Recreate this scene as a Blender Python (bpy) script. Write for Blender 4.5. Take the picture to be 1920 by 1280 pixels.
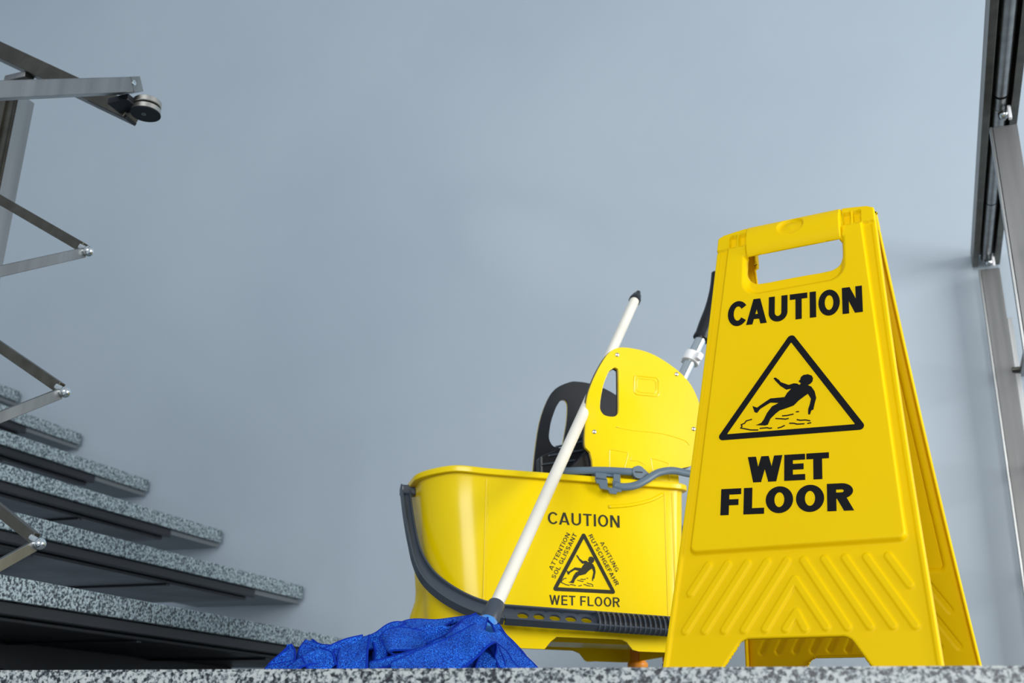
import bpy, bmesh, math, random
import numpy as np
from mathutils import Vector, Matrix, noise
random.seed(7)
for o in list(bpy.data.objects): bpy.data.objects.remove(o)
SC = bpy.context.scene; COL = SC.collection
R = math.radians

# ---------------------------------------------------------------- camera, light
F_PX = 2046.06; PITCH = 0.3513; ROLL = 0.0191
CAMPOS = Vector((0, 0, -0.0605))
fw = Vector((0, math.cos(PITCH), math.sin(PITCH))); rt = Vector((1, 0, 0)); up = rt.cross(fw)
r2 = rt*math.cos(ROLL)+up*math.sin(ROLL); u2 = up*math.cos(ROLL)-rt*math.sin(ROLL)
cd = bpy.data.cameras.new('camera'); cam = bpy.data.objects.new('camera', cd); COL.objects.link(cam)
cd.sensor_width = 36; cd.lens = F_PX*36/1920; cd.clip_start = .01
m = Matrix((r2, u2, -fw)).transposed().to_4x4(); m.translation = CAMPOS
cam.matrix_world = m
cd.dof.use_dof = True; cd.dof.focus_distance = 1.36; cd.dof.aperture_fstop = 8.0
SC.camera = cam

BETA = 0.3592                                            # bearing of the building
RR = Vector((math.cos(BETA), -math.sin(BETA), 0)); UU = Vector((math.sin(BETA), math.cos(BETA), 0))
BM = Matrix((RR, UU, Vector((0, 0, 1)))).transposed().to_4x4()
def W(s, t, z): return RR*s+UU*t+Vector((0, 0, z))

world = bpy.data.worlds.new('world'); SC.world = world; world.use_nodes = True
bg = world.node_tree.nodes['Background']; bg.inputs[0].default_value = (.80, .90, 1.0, 1); bg.inputs[1].default_value = .50
def area(name, loc, target, sx, sy, power, col):
    l = bpy.data.lights.new(name, 'AREA'); l.shape = 'RECTANGLE'; l.size = sx; l.size_y = sy; l.energy = power; l.color = col
    o = bpy.data.objects.new(name, l); COL.objects.link(o); o.location = loc
    o.rotation_euler = (Vector(target)-Vector(loc)).to_track_quat('-Z', 'Y').to_euler(); return o
area('window_light', W(3.2, .9, .85), W(-.3, 2.1, .5), 1.8, 1.6, 128, (1.0, .985, .96))
area('stairwell_fill', W(.4, -4.6, 1.4), W(-.6, 2.4, .4), 3.0, 2.0, 215, (.98, .99, 1.0))  # added fill from behind the camera, stands for no known lamp
sp = bpy.data.lights.new('reflected_sunlight', 'SPOT'); sp.energy = 15; sp.spot_size = R(9.5); sp.spot_blend = 1.0; sp.color = (1, .9, .8); sp.shadow_soft_size = .02
so = bpy.data.objects.new('reflected_sunlight', sp); COL.objects.link(so); so.location = W(-2.3, 1.95, 2.25); so.rotation_euler = (W(-.98, 2.74, 1.30)-so.location).to_track_quat('-Z', 'Y').to_euler()
SC.view_settings.view_transform = 'Standard'; SC.view_settings.look = 'None'
SC.view_settings.gamma = 1; SC.view_settings.use_curve_mapping = False
SC.view_settings.exposure = 0.08

# ---------------------------------------------------------------- materials
def mat(name, col, rough=.5, metal=0, **kw):
    m = bpy.data.materials.new(name); m.use_nodes = True
    p = m.node_tree.nodes['Principled BSDF']
    p.inputs['Base Color'].default_value = (*col, 1); p.inputs['Roughness'].default_value = rough
    p.inputs['Metallic'].default_value = metal
    for k, v in kw.items(): p.inputs[k.replace('_', ' ')].default_value = v
    return m
def nodes(m): return m.node_tree.nodes, m.node_tree.links, m.node_tree.nodes['Principled BSDF']
def ramp(N, stops, interp='LINEAR'):
    r = N.new('ShaderNodeValToRGB'); cr = r.color_ramp; cr.interpolation = interp
    while len(cr.elements) < len(stops): cr.elements.new(.5)
    for e, (p, c) in zip(cr.elements, stops): e.position = p; e.color = (*c, 1)
    return r
def noise_col(m, scale, c1, c2, lo=.4, hi=.6, bump=0, bscale=None, bdist=.001, stretch=None, rough=None):
    N, L, p = nodes(m); tc = N.new('ShaderNodeTexCoord'); src = tc.outputs['Object']
    if stretch:
        mp = N.new('ShaderNodeMapping'); mp.inputs['Scale'].default_value = stretch; L.new(src, mp.inputs[0]); src = mp.outputs[0]
    n = N.new('ShaderNodeTexNoise'); n.inputs['Scale'].default_value = scale; n.inputs['Detail'].default_value = 5
    L.new(src, n.inputs[0]); r = ramp(N, [(lo, c1), (hi, c2)]); L.new(n.outputs[0], r.inputs[0]); L.new(r.outputs[0], p.inputs['Base Color'])
    if rough:
        rr_ = N.new('ShaderNodeMapRange'); rr_.inputs[3].default_value = rough[0]; rr_.inputs[4].default_value = rough[1]
        L.new(n.outputs[0], rr_.inputs[0]); L.new(rr_.outputs[0], p.inputs['Roughness'])
    if bump:
        b = N.new('ShaderNodeTexNoise'); b.inputs['Scale'].default_value = bscale or scale; b.inputs['Detail'].default_value = 3
        L.new(src, b.inputs[0]); bp = N.new('ShaderNodeBump'); bp.inputs['Strength'].default_value = bump; bp.inputs['Distance'].default_value = bdist
        L.new(b.outputs[0], bp.inputs['Height']); L.new(bp.outputs[0], p.inputs['Normal'])
    return m

M_WALL = noise_col(mat('painted_wall', (.34, .40, .46), .42), 1.3, (.350, .415, .478), (.388, .455, .515), .3, .7, bump=.10, bscale=9, bdist=.01)
M_SIGN = mat('sign_yellow', (.86, .56, .001), .42, 0, Specular_IOR_Level=.12)
noise_col(M_SIGN, 4, (.90, .625, .0), (.94, .665, .0), .3, .7, bump=.05, bscale=60, bdist=.0006)
def translucent(m, col, f):
    N, L, p = nodes(m); out = [n for n in N if n.type == 'OUTPUT_MATERIAL'][0]
    t = N.new('ShaderNodeBsdfTranslucent'); t.inputs[0].default_value = (*col, 1); mx = N.new('ShaderNodeMixShader'); mx.inputs[0].default_value = f
    L.new(p.outputs[0], mx.inputs[1]); L.new(t.outputs[0], mx.inputs[2]); L.new(mx.outputs[0], out.inputs[0])
translucent(M_SIGN, (1.0, .60, .0), .20)
M_BUCKET = noise_col(mat('bucket_yellow', (.9, .68, .0), .22, 0, Specular_IOR_Level=.32), 5, (.90, .66, .0), (.93, .70, .002), .3, .7, bump=.06, bscale=14, bdist=.002)
M_PLATE = noise_col(mat('press_yellow', (.9, .68, .0), .14, 0, Specular_IOR_Level=.85), 5, (.90, .67, .004), (.92, .70, .01), .3, .7, bump=.15, bscale=11, bdist=.003)
M_ORANGE = mat('caster_mount_orange', (.75, .26, .01), .4)
translucent(M_BUCKET, (.95, .60, .0), .12); translucent(M_PLATE, (.95, .60, .0), .10)
M_BLACK = mat('black_plastic', (.009, .011, .015), .38, 0, Specular_IOR_Level=.35)
M_GREY = mat('dark_grey_plastic', (.045, .058, .078), .34)
M_LEVER = mat('slate_grey_plastic', (.10, .15, .20), .30)
M_RUB = mat('grey_wheel_rubber', (.12, .12, .12), .7)
M_PRINT = mat('black_print', (.006, .006, .007), .6, 0, Specular_IOR_Level=.12)
M_PRINT2 = mat('faded_black_print', (.030, .030, .018), .5, 0, Specular_IOR_Level=.15)
M_POLE = noise_col(mat('ivory_pole_coating', (.8, .77, .68), .38), 22, (.80, .77, .68), (.74, .70, .60), .45, .75, stretch=(1, 1, .2))
M_CHROME = mat('polished_chrome', (.75, .80, .82), .12, 1)
M_STEEL = noise_col(mat('brushed_steel', (.5, .5, .5), .35, 1), 40, (.25, .255, .255), (.33, .335, .33), .35, .65, stretch=(1, 1, .06))
M_POST = noise_col(mat('satin_steel_post', (.2, .2, .2), .5, 1), 40, (.15, .152, .15), (.20, .20, .198), .35, .65, stretch=(1, 1, .06))
M_STEELD = noise_col(mat('bronze_toned_steel', (.3, .28, .25), .38, 1), 30, (.105, .10, .085), (.15, .143, .12), .35, .65)
M_ZINC = mat('zinc_tube', (.68, .74, .77), .22, 1)
M_DISC = mat('worn_steel_disc', (.45, .44, .40), .38, 1)
M_COLLAR = mat('white_collar_plastic', (.85, .86, .88), .4)
M_BLUEP = mat('blue_plastic', (.04, .25, .72), .3)
M_SCREW = mat('screw_steel', (.55, .55, .55), .3, 1)
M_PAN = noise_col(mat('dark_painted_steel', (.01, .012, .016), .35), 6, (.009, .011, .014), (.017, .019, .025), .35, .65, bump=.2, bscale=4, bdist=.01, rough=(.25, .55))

M_ENDP = mat('grey_painted_plate', (.13, .15, .165), .5)
def granite(name, scale, light, mid, dark, offs=0.0):
    m = mat(name, mid, .35); N, L, p = nodes(m)
    tc = N.new('ShaderNodeTexCoord')
    n1 = N.new('ShaderNodeTexNoise'); n1.inputs['Scale'].default_value = scale; n1.inputs['Detail'].default_value = 2.5; n1.inputs['Roughness'].default_value = .6
    v = N.new('ShaderNodeTexVoronoi'); v.inputs['Scale'].default_value = scale*1.05
    L.new(tc.outputs['Object'], n1.inputs[0]); L.new(tc.outputs['Object'], v.inputs[0])
    sep = N.new('ShaderNodeSeparateColor'); L.new(v.outputs['Color'], sep.inputs[0])
    mx = N.new('ShaderNodeMath'); mx.operation = 'MULTIPLY_ADD'; mx.inputs[1].default_value = .22; L.new(sep.outputs[0], mx.inputs[0]); L.new(n1.outputs[0], mx.inputs[2])
    r = ramp(N, [(.46+offs, dark), (.53+offs, tuple(a*.45 for a in mid)), (.59+offs, mid), (.66+offs, light), (.80+offs, tuple(min(1, a*1.15) for a in light))])
    L.new(mx.outputs[0], r.inputs[0]); L.new(r.outputs[0], p.inputs['Base Color'])
    return m
M_GRAN = granite('speckled_granite', 240, (.40, .42, .41), (.20, .235, .25), (.010, .012, .018), .02)
M_GRANT = granite('blue_grey_granite', 210, (.36, .44, .47), (.17, .225, .25), (.02, .028, .04), .015)

def terry():
    m = mat('blue_microfibre', (.01, .09, .62), .95, 0, Sheen_Weight=.12, Sheen_Roughness=.5)
    N, L, p = nodes(m); p.inputs['Sheen Tint'].default_value = (.15, .35, 1, 1)
    p.inputs['Specular IOR Level'].default_value = .15
    tc = N.new('ShaderNodeTexCoord'); n = N.new('ShaderNodeTexNoise'); n.inputs['Scale'].default_value = 750; n.inputs['Detail'].default_value = 2
    n2 = N.new('ShaderNodeTexNoise'); n2.inputs['Scale'].default_value = 30; n2.inputs['Detail'].default_value = 2
    L.new(tc.outputs['Object'], n.inputs[0]); L.new(tc.outputs['Object'], n2.inputs[0])
    a = N.new('ShaderNodeMath'); a.operation = 'MULTIPLY_ADD'; a.inputs[1].default_value = .22; L.new(n2.outputs[0], a.inputs[0]); L.new(n.outputs[0], a.inputs[2])
    r = ramp(N, [(.47, (.001, .009, .15)), (.61, (.003, .066, .58)), (.78, (.035, .27, 1.0))]); L.new(a.outputs[0], r.inputs[0]); L.new(r.outputs[0], p.inputs['Base Color'])  # lit and shaded blues put into the ramp to deepen the mop's shading
    b = N.new('ShaderNodeBump'); b.inputs['Strength'].default_value = 1.0; b.inputs['Distance'].default_value = .0035
    L.new(n.outputs[0], b.inputs['Height']); L.new(b.outputs[0], p.inputs['Normal'])
    return m
M_TERRY = terry()
M_HEM = mat('blue_hem_stitching', (.003, .025, .30), .9, 0, Specular_IOR_Level=.1)

# ---------------------------------------------------------------- helpers
def obj(name, me, material=None, parent=None, mw=None, smooth=None):
    if isinstance(me, bmesh.types.BMesh):
        bm = me; me = bpy.data.meshes.new(name); bmesh.ops.recalc_face_normals(bm, faces=bm.faces); bm.to_mesh(me); bm.free()
    o = bpy.data.objects.new(name, me); COL.objects.link(o)
    if material: me.materials.clear(); me.materials.append(material)
    if parent: o.parent = parent
    if mw is not None: o.matrix_local = mw
    if smooth is not None:
        me.polygons.foreach_set('use_smooth', [True]*len(me.polygons))
        if smooth < 179: me.set_sharp_from_angle(angle=R(smooth))
    return o
def empty(name, mw):
    o = bpy.data.objects.new(name, None); COL.objects.link(o); o.empty_display_size = .05; o.matrix_world = mw; return o
def tag(o, label, cat, group=None):
    o['label'] = label; o['category'] = cat
    if group: o['group'] = group
    return o
def struct(o): o['kind'] = 'structure'; return o

def b_box(bm, x0, x1, y0, y1, z0, z1, mw=None, bev=0):
    r = bmesh.ops.create_cube(bm, size=1); vs = r['verts']
    for v in vs:
        v.co = Vector(((x0+x1)/2+v.co.x*(x1-x0), (y0+y1)/2+v.co.y*(y1-y0), (z0+z1)/2+v.co.z*(z1-z0)))
    if bev:
        es = list({e for v in vs for e in v.link_edges}); g = bmesh.ops.bevel(bm, geom=es, offset=bev, segments=2, affect='EDGES', profile=.5)
        vs = list({v for f in g['faces'] for v in f.verts} | {v for v in vs if v.is_valid})
    if mw is not None:
        for v in vs: v.co = mw @ v.co
    return vs
def frame_to(p, q, upv=Vector((0, 0, 1))):
    p, q = Vector(p), Vector(q); d = (q-p).normalized(); x = upv.cross(d)
    x = Vector((1, 0, 0)) if x.length < 1e-5 else x.normalized(); y = d.cross(x)
    m = Matrix((x, y, d)).transposed().to_4x4(); m.translation = p; return m
def b_bar(bm, p, q, w, h, bev=.0, upv=Vector((0, 0, 1))):      # rectangular bar: w sideways, h upward
    L = (Vector(q)-Vector(p)).length
    b_box(bm, -w/2, w/2, -h/2, h/2, 0, L, frame_to(p, q, upv), bev)
def b_lathe(bm, prof, mw=None, n=32):      # prof: (r, z)
    rings = []
    for r, z in prof:
        rings.append([bm.verts.new((r*math.cos(2*math.pi*i/n), r*math.sin(2*math.pi*i/n), z)) for i in range(n)])
    for a, b in zip(rings, rings[1:]):
        for i in range(n): bm.faces.new((a[i], a[(i+1) % n], b[(i+1) % n], b[i]))
    bm.faces.new(rings[0][::-1]); bm.faces.new(rings[-1])
    if mw is not None:
        for rg in rings:
            for v in rg: v.co = mw @ v.co
def smooth_path(pts, k=6):
    pts = [Vector(p) for p in pts]; P = [pts[0]*2-pts[1]]+pts+[pts[-1]*2-pts[-2]]; out = []
    for i in range(1, len(P)-2):
        a, b, c, d = P[i-1:i+3]
        for j in range(k):
            t = j/k; out.append(.5*((2*b)+(c-a)*t+(2*a-5*b+4*c-d)*t*t+(3*b-a-3*c+d)*t**3))
    out.append(P[-2]); return out
def b_tube(bm, pts, rad, n=16, flat=None):
    pts = [Vector(p) for p in pts]; rings = []
    rad = rad if isinstance(rad, (list, tuple)) else [rad]*len(pts)
    d0 = (pts[1]-pts[0]).normalized(); x = d0.orthogonal().normalized() if flat is None else Vector(flat[0])
    for i, p in enumerate(pts):
        d = ((pts[min(i+1, len(pts)-1)])-(pts[max(i-1, 0)])).normalized()
        x = (x-d*x.dot(d)).normalized(); y = d.cross(x)
        sx, sy = (1, 1) if flat is None else flat[1]
        rings.append([bm.verts.new(p+(x*math.cos(2*math.pi*j/n)*sx+y*math.sin(2*math.pi*j/n)*sy)*rad[i]) for j in range(n)])
    for a, b in zip(rings, rings[1:]):
        for j in range(n): bm.faces.new((a[j], a[(j+1) % n], b[(j+1) % n], b[j]))
    bm.faces.new(rings[0][::-1]); bm.faces.new(rings[-1])
def b_prism(bm, poly, y0, y1, hole=None):      # polygon in x,z, extruded along y; optional hole polygon
    from mathutils.geometry import tessellate_polygon
    loops = [[Vector((x, 0, z)) for x, z in poly]]
    if hole: loops.append([Vector((x, 0, z)) for x, z in hole])
    flatv = [v for l in loops for v in l]
    tris = tessellate_polygon(loops)
    va = [bm.verts.new((v.x, y0, v.z)) for v in flatv]; vb = [bm.verts.new((v.x, y1, v.z)) for v in flatv]
    for t in tris:
        try: bm.faces.new([va[i] for i in t]); bm.faces.new([vb[i] for i in t[::-1]])
        except ValueError: pass
    k = 0
    for l in loops:
        n = len(l)
        for i in range(n):
            j = (i+1) % n
            bm.faces.new((va[k+i], va[k+j], vb[k+j], vb[k+i]))
        k += n
def smooth_poly(poly, k=4):
    n = len(poly); out = []
    for i in range(n):
        a, b, c, d = [Vector((*poly[(i+j) % n], 0)) for j in (-1, 0, 1, 2)]
        for j in range(k):
            t = j/k; v = .5*((2*b)+(c-a)*t+(2*a-5*b+4*c-d)*t*t+(3*b-a-3*c+d)*t**3); out.append((v.x, v.y))
    return out
def mesh_from(name, V, F):
    me = bpy.data.meshes.new(name); me.from_pydata([tuple(v) for v in V], [], F); me.update(); return me

# ---------------------------------------------------------------- lettering (stroke glyphs)
def arc(cx, cy, rx, ry, a0, a1, n=14): return [(cx+rx*math.cos(R(a0+(a1-a0)*i/n)), cy+ry*math.sin(R(a0+(a1-a0)*i/n))) for i in range(n+1)]
def glyph(ch, w, sh, sv):
    # returns convex pieces; cell w x 1; sh = width of uprights, sv = thickness of horizontals
    P = []
    def rect(x0, y0, x1, y1): P.append([(x0, y0), (x1, y0), (x1, y1), (x0, y1)])
    def para(xb, yb, xt, yt, s): P.append([(xb-s/2, yb), (xb+s/2, yb), (xt+s/2, yt), (xt-s/2, yt)])
    def ring(cx, cy, rx, ry, a0, a1, n=18):
        o = arc(cx, cy, rx, ry, a0, a1, n); i = arc(cx, cy, rx-sh, ry-sv, a0, a1, n)
        for k in range(n): P.append([o[k], o[k+1], i[k+1], i[k]])
    if ch == 'I': rect(0, 0, w, 1)
    elif ch == 'L': rect(0, 0, sh, 1); rect(0, 0, w, sv)
    elif ch == 'T': rect(0, 1-sv, w, 1); rect(w/2-sh/2, 0, w/2+sh/2, 1)
    elif ch == 'E': rect(0, 0, sh, 1); rect(0, 0, w, sv); rect(0, 1-sv, w, 1); rect(0, .5-sv/2+.02, w*.93, .5+sv/2+.02)
    elif ch == 'F': rect(0, 0, sh, 1); rect(0, 1-sv, w, 1); rect(0, .48-sv/2, w*.88, .48+sv/2)
    elif ch == 'H': rect(0, 0, sh, 1); rect(w-sh, 0, w, 1); rect(0, .5-sv/2, w, .5+sv/2)
    elif ch == 'N': rect(0, 0, sh, 1); rect(w-sh, 0, w, 1); para(w-sh*.6, 0, sh*.6, 1, sh*1.2)
    elif ch == 'O': ring(w/2, .5, w/2, .5, 0, 360, 36)
    elif ch == 'U': rect(0, .36, sh, 1); rect(w-sh, .36, w, 1); ring(w/2, .36, w/2, .36, 180, 360)
    elif ch == 'C': ring(w*.54, .5, w*.54, .5, 36, 324, 30)
    elif ch == 'G': ring(w/2, .5, w/2, .5, 42, 345, 30); rect(w-sh, .06, w, .5); rect(w*.55, .5-sv, w, .5)
    elif ch == 'A':
        s = sh*1.05; para(s/2, 0, w/2-s*.04, 1, s); para(w-s/2, 0, w/2+s*.04, 1, s); rect(w*.25, .2, w*.75, .2+sv*.9)
    elif ch == 'W':
        s = sh*.98; a, b, c = s/2, w*.29, w/2
        para(b, 0, a, 1, s); para(b, 0, c, 1, s*.9); para(w-b, 0, c, 1, s*.9); para(w-b, 0, w-a, 1, s)
    elif ch == 'R':
        rect(0, 0, sh, 1); rect(0, 1-sv, w*.55, 1); rect(0, .44, w*.55, .44+sv)
        ring(w*.55, .72, w*.43, .28, -90, 90, 12); para(w-sh*.55, 0, w*.55, .46, sh*1.08)
    elif ch == 'S':
        ry = (1+sv)/4
        ring(w/2, 1-ry, w/2, ry, 25, 180, 14); ring(w/2, ry, w/2, ry, -155, 0, 14)
        # joining sweep: left of the upper bowl to the right of the lower bowl
        ring(w/2, 1-ry, w/2, ry, 180, 270, 8); ring(w/2, ry, w/2, ry, 0, 90, 8)
    return P
WID = dict(C=.74, A=.80, U=.72, T=.66, I=.24, O=.78, N=.72, W=1.06, E=.62, F=.60, L=.60, R=.72, S=.66, G=.76, H=.70)
def line_pieces(text, width, height, sh, sv, gap, wmul=1.0):
    """pieces laid out left to right, scaled to fit width x height, origin lower left"""
    xs, x = [], 0
    prev = ''
    for ch in text:
        if ch == ' ': x += .34; prev = ''; continue
        x += {'CA': -.09, 'AU': -.02, 'TA': -.10, 'AT': -.10, 'FA': -.10, 'AH': -.01, 'LO': -.04, 'AN': -.03, 'SA': -.04, 'ET': -.02}.get(prev+ch, 0)*(1 if sh > .2 else .7); prev = ch
        w = (sh if ch == 'I' else WID[ch]*wmul); xs.append((ch, x, w)); x += w+gap
    tot = x-gap; out = []
    for ch, x0, w in xs:
        for pc in glyph(ch, w, sh, sv): out.append([((x0+a)*width/tot, b*height) for a, b in pc])
    return out
def b_pieces(bm, pieces, place, lift=4e-4):
    for i, pc in enumerate(pieces):
        vs = [bm.verts.new(place(a, b, lift+1.5e-6*i)) for a, b in pc]
        try: bm.faces.new(vs)
        except ValueError: pass
def place_line(p0, p1, y, shear=False):      # text baseline from p0 to p1 in plane (x,z); y=outward coordinate function
    d = (Vector((*p1, 0))-Vector((*p0, 0))); d.normalize()
    if shear: return lambda a, b, l: (p0[0]+d.x*a, y(l), p0[1]+d.y*a+b)
    return lambda a, b, l: (p0[0]+d.x*a-d.y*b, y(l), p0[1]+d.y*a+d.x*b)
def tri_ring(apex, bl, br, w, r):      # rounded triangle band as quads, centre line inset
    c = ((apex[0]+bl[0]+br[0])/3, (apex[1]+bl[1]+br[1])/3)
    def rounded(pts, rad):
        out = []
        n = len(pts)
        for i in range(n):
            p = Vector(pts[i]); a = (Vector(pts[i-1])-p).normalized(); b = (Vector(pts[(i+1) % n])-p).normalized()
            h = a.angle(b)/2; d = rad/math.tan(h); s, e = p+a*d, p+b*d; cc = p+(a+b).normalized()*(rad/math.sin(h))
            a0 = math.atan2(s.y-cc.y, s.x-cc.x); a1 = math.atan2(e.y-cc.y, e.x-cc.x); da = (a1-a0+math.pi) % (2*math.pi)-math.pi
            for k in range(9): t = a0+da*k/8; out.append((cc.x+rad*math.cos(t), cc.y+rad*math.sin(t)))
        return out
    def inset(pts, d):
        out = []; n = len(pts)
        for i in range(n):
            p = Vector(pts[i]); a = (Vector(pts[i-1])-p).normalized(); b = (Vector(pts[(i+1) % n])-p).normalized()
            h = a.angle(b)/2; out.append(tuple(p+(a+b).normalized()*(d/math.sin(h))))
        return out
    o = rounded([apex, bl, br], r); i = rounded(inset([apex, bl, br], w), r*.12)
    n = len(o); return [[o[k], o[(k+1) % n], i[(k+1) % n], i[k]] for k in range(n)]
def strokes(lines, w):
    out = []
    for ln in lines:
        for (x0, y0), (x1, y1) in zip(ln, ln[1:]):
            d = Vector((x1-x0, y1-y0)); L = d.length or 1; n = Vector((-d.y, d.x))/L*w/2; e = d/L*w*.3
            out.append([(x0-n.x-e.x, y0-n.y-e.y), (x1-n.x+e.x, y1-n.y+e.y), (x1+n.x+e.x, y1+n.y+e.y), (x0+n.x-e.x, y0+n.y-e.y)])
    return out
def tess(poly):
    from mathutils.geometry import tessellate_polygon
    v = [Vector((*p, 0)) for p in poly]; return [[poly[i] for i in t] for t in tessellate_polygon([v])]
MAN = [(-.0247,.3914),(-.0221,.3922),(-.0173,.3877),(-.0151,.3841),(-.0048,.3783),(.0016,.3797),(.0059,.3786),(.0088,.3761),(.0107,.3783),(.0078,.3812),(.0082,.3826),(.0097,.3834),(.0106,.3874),(.014,.39),(.0197,.3901),(.0245,.3873),(.0261,.3832),(.0252,.3784),(.0227,.3757),(.0195,.3742),(.0237,.3714),(.0278,.364),(.0297,.3541),(.0276,.3461),(.026,.338),(.0234,.3372),(.0217,.3316),(.0194,.3324),(.0195,.3394),(.0218,.3469),(.0231,.3539),(.0194,.3616),(.0163,.3597),(.0079,.3538),(.0016,.3475),(-.0069,.3451),(-.0164,.3429),(-.0217,.3389),(-.028,.3326),(-.0311,.3247),(-.0343,.3239),(-.0468,.3261),(-.0397,.3282),(-.0365,.3326),(-.0324,.3416),(-.026,.3503),(-.0175,.3539),(-.0282,.356),(-.0411,.3489),(-.0453,.3434),(-.0486,.3451),(-.0516,.3545),(-.0455,.3512),(-.0369,.3568),(-.0283,.3621),(-.0101,.3613),(-.0069,.3669),(-.0016,.3722),(-.008,.3719),(-.0155,.3785),(-.022,.387)]
WATER = [[(-.0521,.3352),(-.0593,.3338),(-.0614,.3307),(-.0657,.3293),(-.0645,.3268),(-.0662,.3246),(-.0601,.3226),(-.0535,.3201),(-.0438,.3188)],[(-.0411,.3208),(-.0321,.3205),(-.0289,.3192),(-.0262,.3193)],[(-.0183,.3182),(-.0141,.3189),(-.01,.3206)],[(-.0212,.3321),(-.0131,.3305),(-.0089,.3295),(-.0052,.3299)],[(-.0127,.3347),(-.0068,.3344),(.0009,.3352)],[(.0047,.338),(.0078,.3378)],[(.0057,.3268),(.0098,.3252),(.016,.3249),(.0216,.3229)],[(-.0037,.3229),(.0015,.3222),(.0057,.3204),(.0144,.3197)],[(.0187,.3196),(.0226,.32)]]

# ================================================================ SETTING
bm = bmesh.new(); b_box(bm, -4.5, 3.2, 2.74, 2.90, -2.4, 5.0)
struct(obj('wall_back', bm, M_WALL, mw=BM))
bm = bmesh.new(); b_box(bm, -4.35, -4.2, -3.2, 2.74, -2.4, 5.0)
struct(obj('wall_left_blocker', bm, mat('wall_blocker_grey', (.34, .37, .40), .7), mw=BM))  # unseen side wall, added to block world light from the left
# landing slab: L shaped, rounded front arris
def landing():
    prof = []; bm = bmesh.new()
    poly = [(-1.04, .93), (3.2, .93), (3.2, 2.738), (-1.76, 2.738), (-1.76, 1.13), (-1.04, 1.13)]
    vs = [bm.verts.new((x, y, 0)) for x, y in poly]; f = bm.faces.new(vs)
    g = bmesh.ops.extrude_face_region(bm, geom=[f])
    for v in g['geom']:
        if isinstance(v, bmesh.types.BMVert): v.co.z = -.055
    es = [e for e in bm.edges if all(abs(v.co.z) < 1e-6 for v in e.verts)]
    bmesh.ops.bevel(bm, geom=es, offset=.0025, segments=3, affect='EDGES')
    return obj('floor', bm, M_GRAN, mw=BM, smooth=40)
struct(landing())
bm = bmesh.new(); b_box(bm, -1.7, 3.2, .99, 2.738, -.30, -.057)
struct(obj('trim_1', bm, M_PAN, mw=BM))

# ---- treads of the upper flight
def tread(k):
    s0 = -1.345-.2895*(k-1); z = .17*k
    root = empty('stair_tread', BM @ Matrix.Translation((s0, 1.30, z)))
    bm = bmesh.new(); b_box(bm, -.345, 0, 0, 1.422, -.037, 0, bev=.002); obj('granite_slab', bm, M_GRANT, root)
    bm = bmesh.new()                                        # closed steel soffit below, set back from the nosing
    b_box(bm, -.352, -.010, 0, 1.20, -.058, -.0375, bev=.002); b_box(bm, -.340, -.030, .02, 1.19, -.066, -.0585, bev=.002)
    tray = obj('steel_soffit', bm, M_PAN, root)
    bm = bmesh.new(); b_box(bm, -.350, -.012, 1.2005, 1.425, -.050, -.0375, bev=.001); obj('end_plate', bm, M_ENDP, root)
    for y in (.42, .86):
        bm = bmesh.new(); b_box(bm, -.339, -.031, y, y+.012, -.071, -.0665, bev=.001); obj('cross_rib', bm, M_PAN, tray)
    if k == 1:
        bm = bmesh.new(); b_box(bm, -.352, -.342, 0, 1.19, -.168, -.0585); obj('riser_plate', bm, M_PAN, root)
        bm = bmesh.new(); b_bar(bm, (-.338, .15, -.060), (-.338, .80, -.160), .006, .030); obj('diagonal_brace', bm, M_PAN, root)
    root['label'] = ['lowest granite stair tread, its end hidden behind the blue mop', 'second granite tread above the landing, its end just above the blue mop',
        'third granite stair tread from the landing', 'fourth granite stair tread, crossed by no rail at its end', 'fifth stair tread, short visible end under a rail',
        'highest granite tread, only a blurred corner at the left frame edge'][k-1]
    root['category'] = 'stair tread'; root['group'] = 'granite treads of the upper flight'
    return root
for k in range(1, 7): tread(k)
# stringer beam below the flight
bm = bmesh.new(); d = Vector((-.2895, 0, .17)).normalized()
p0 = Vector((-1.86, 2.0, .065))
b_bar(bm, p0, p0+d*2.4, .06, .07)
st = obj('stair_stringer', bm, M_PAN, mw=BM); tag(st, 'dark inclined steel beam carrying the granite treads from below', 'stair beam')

# ---- left balustrade
CS, CT = -1.146, 1.20
sg = R(30.4)
dirA = Vector((0, -math.cos(R(32.4)), -math.sin(R(32.4)))); dirB = Vector((-math.cos(R(31)), 0, math.sin(R(31))))
root = empty('stair_balustrade', BM @ Matrix.Translation((CS, CT, 0)))
tag(root, 'brushed steel corner balustrade at the left edge with three ball joints and a disc hinge', 'balustrade')
for z in (.186, .407, .633):
    c = Vector((0, 0, z))
    bm = bmesh.new(); bmesh.ops.create_uvsphere(bm, u_segments=24, v_segments=14, radius=.0083); bmesh.ops.translate(bm, vec=c, verts=bm.verts)
    ball = obj('ball_joint', bm, M_CHROME, root, smooth=180)
    bm = bmesh.new(); a = c+dirA*.006+Vector((-.004, 0, 0)); b_tube(bm, [c, c+Vector((-.009, -.002, .002))], .0055, 12)
    b_tube(bm, [c+dirB*.003, c+dirB*.020], .0048, 12); obj('pin', bm, M_CHROME, ball, smooth=40)
    bm = bmesh.new(); b_bar(bm, c+dirA*.004+Vector((-.007, 0, -.001)), c+dirA*.95+Vector((-.007, 0, 0)), .007, .0155, .0008, ); obj('crossbar', bm, M_STEEL, root)
    bm = bmesh.new(); b_bar(bm, c+dirB*.017+Vector((0, .004, 0)), c+dirB*1.3+Vector((0, .004, 0)), .012, .0155, .0008); obj('crossbar', bm, M_STEELD, root)
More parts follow.
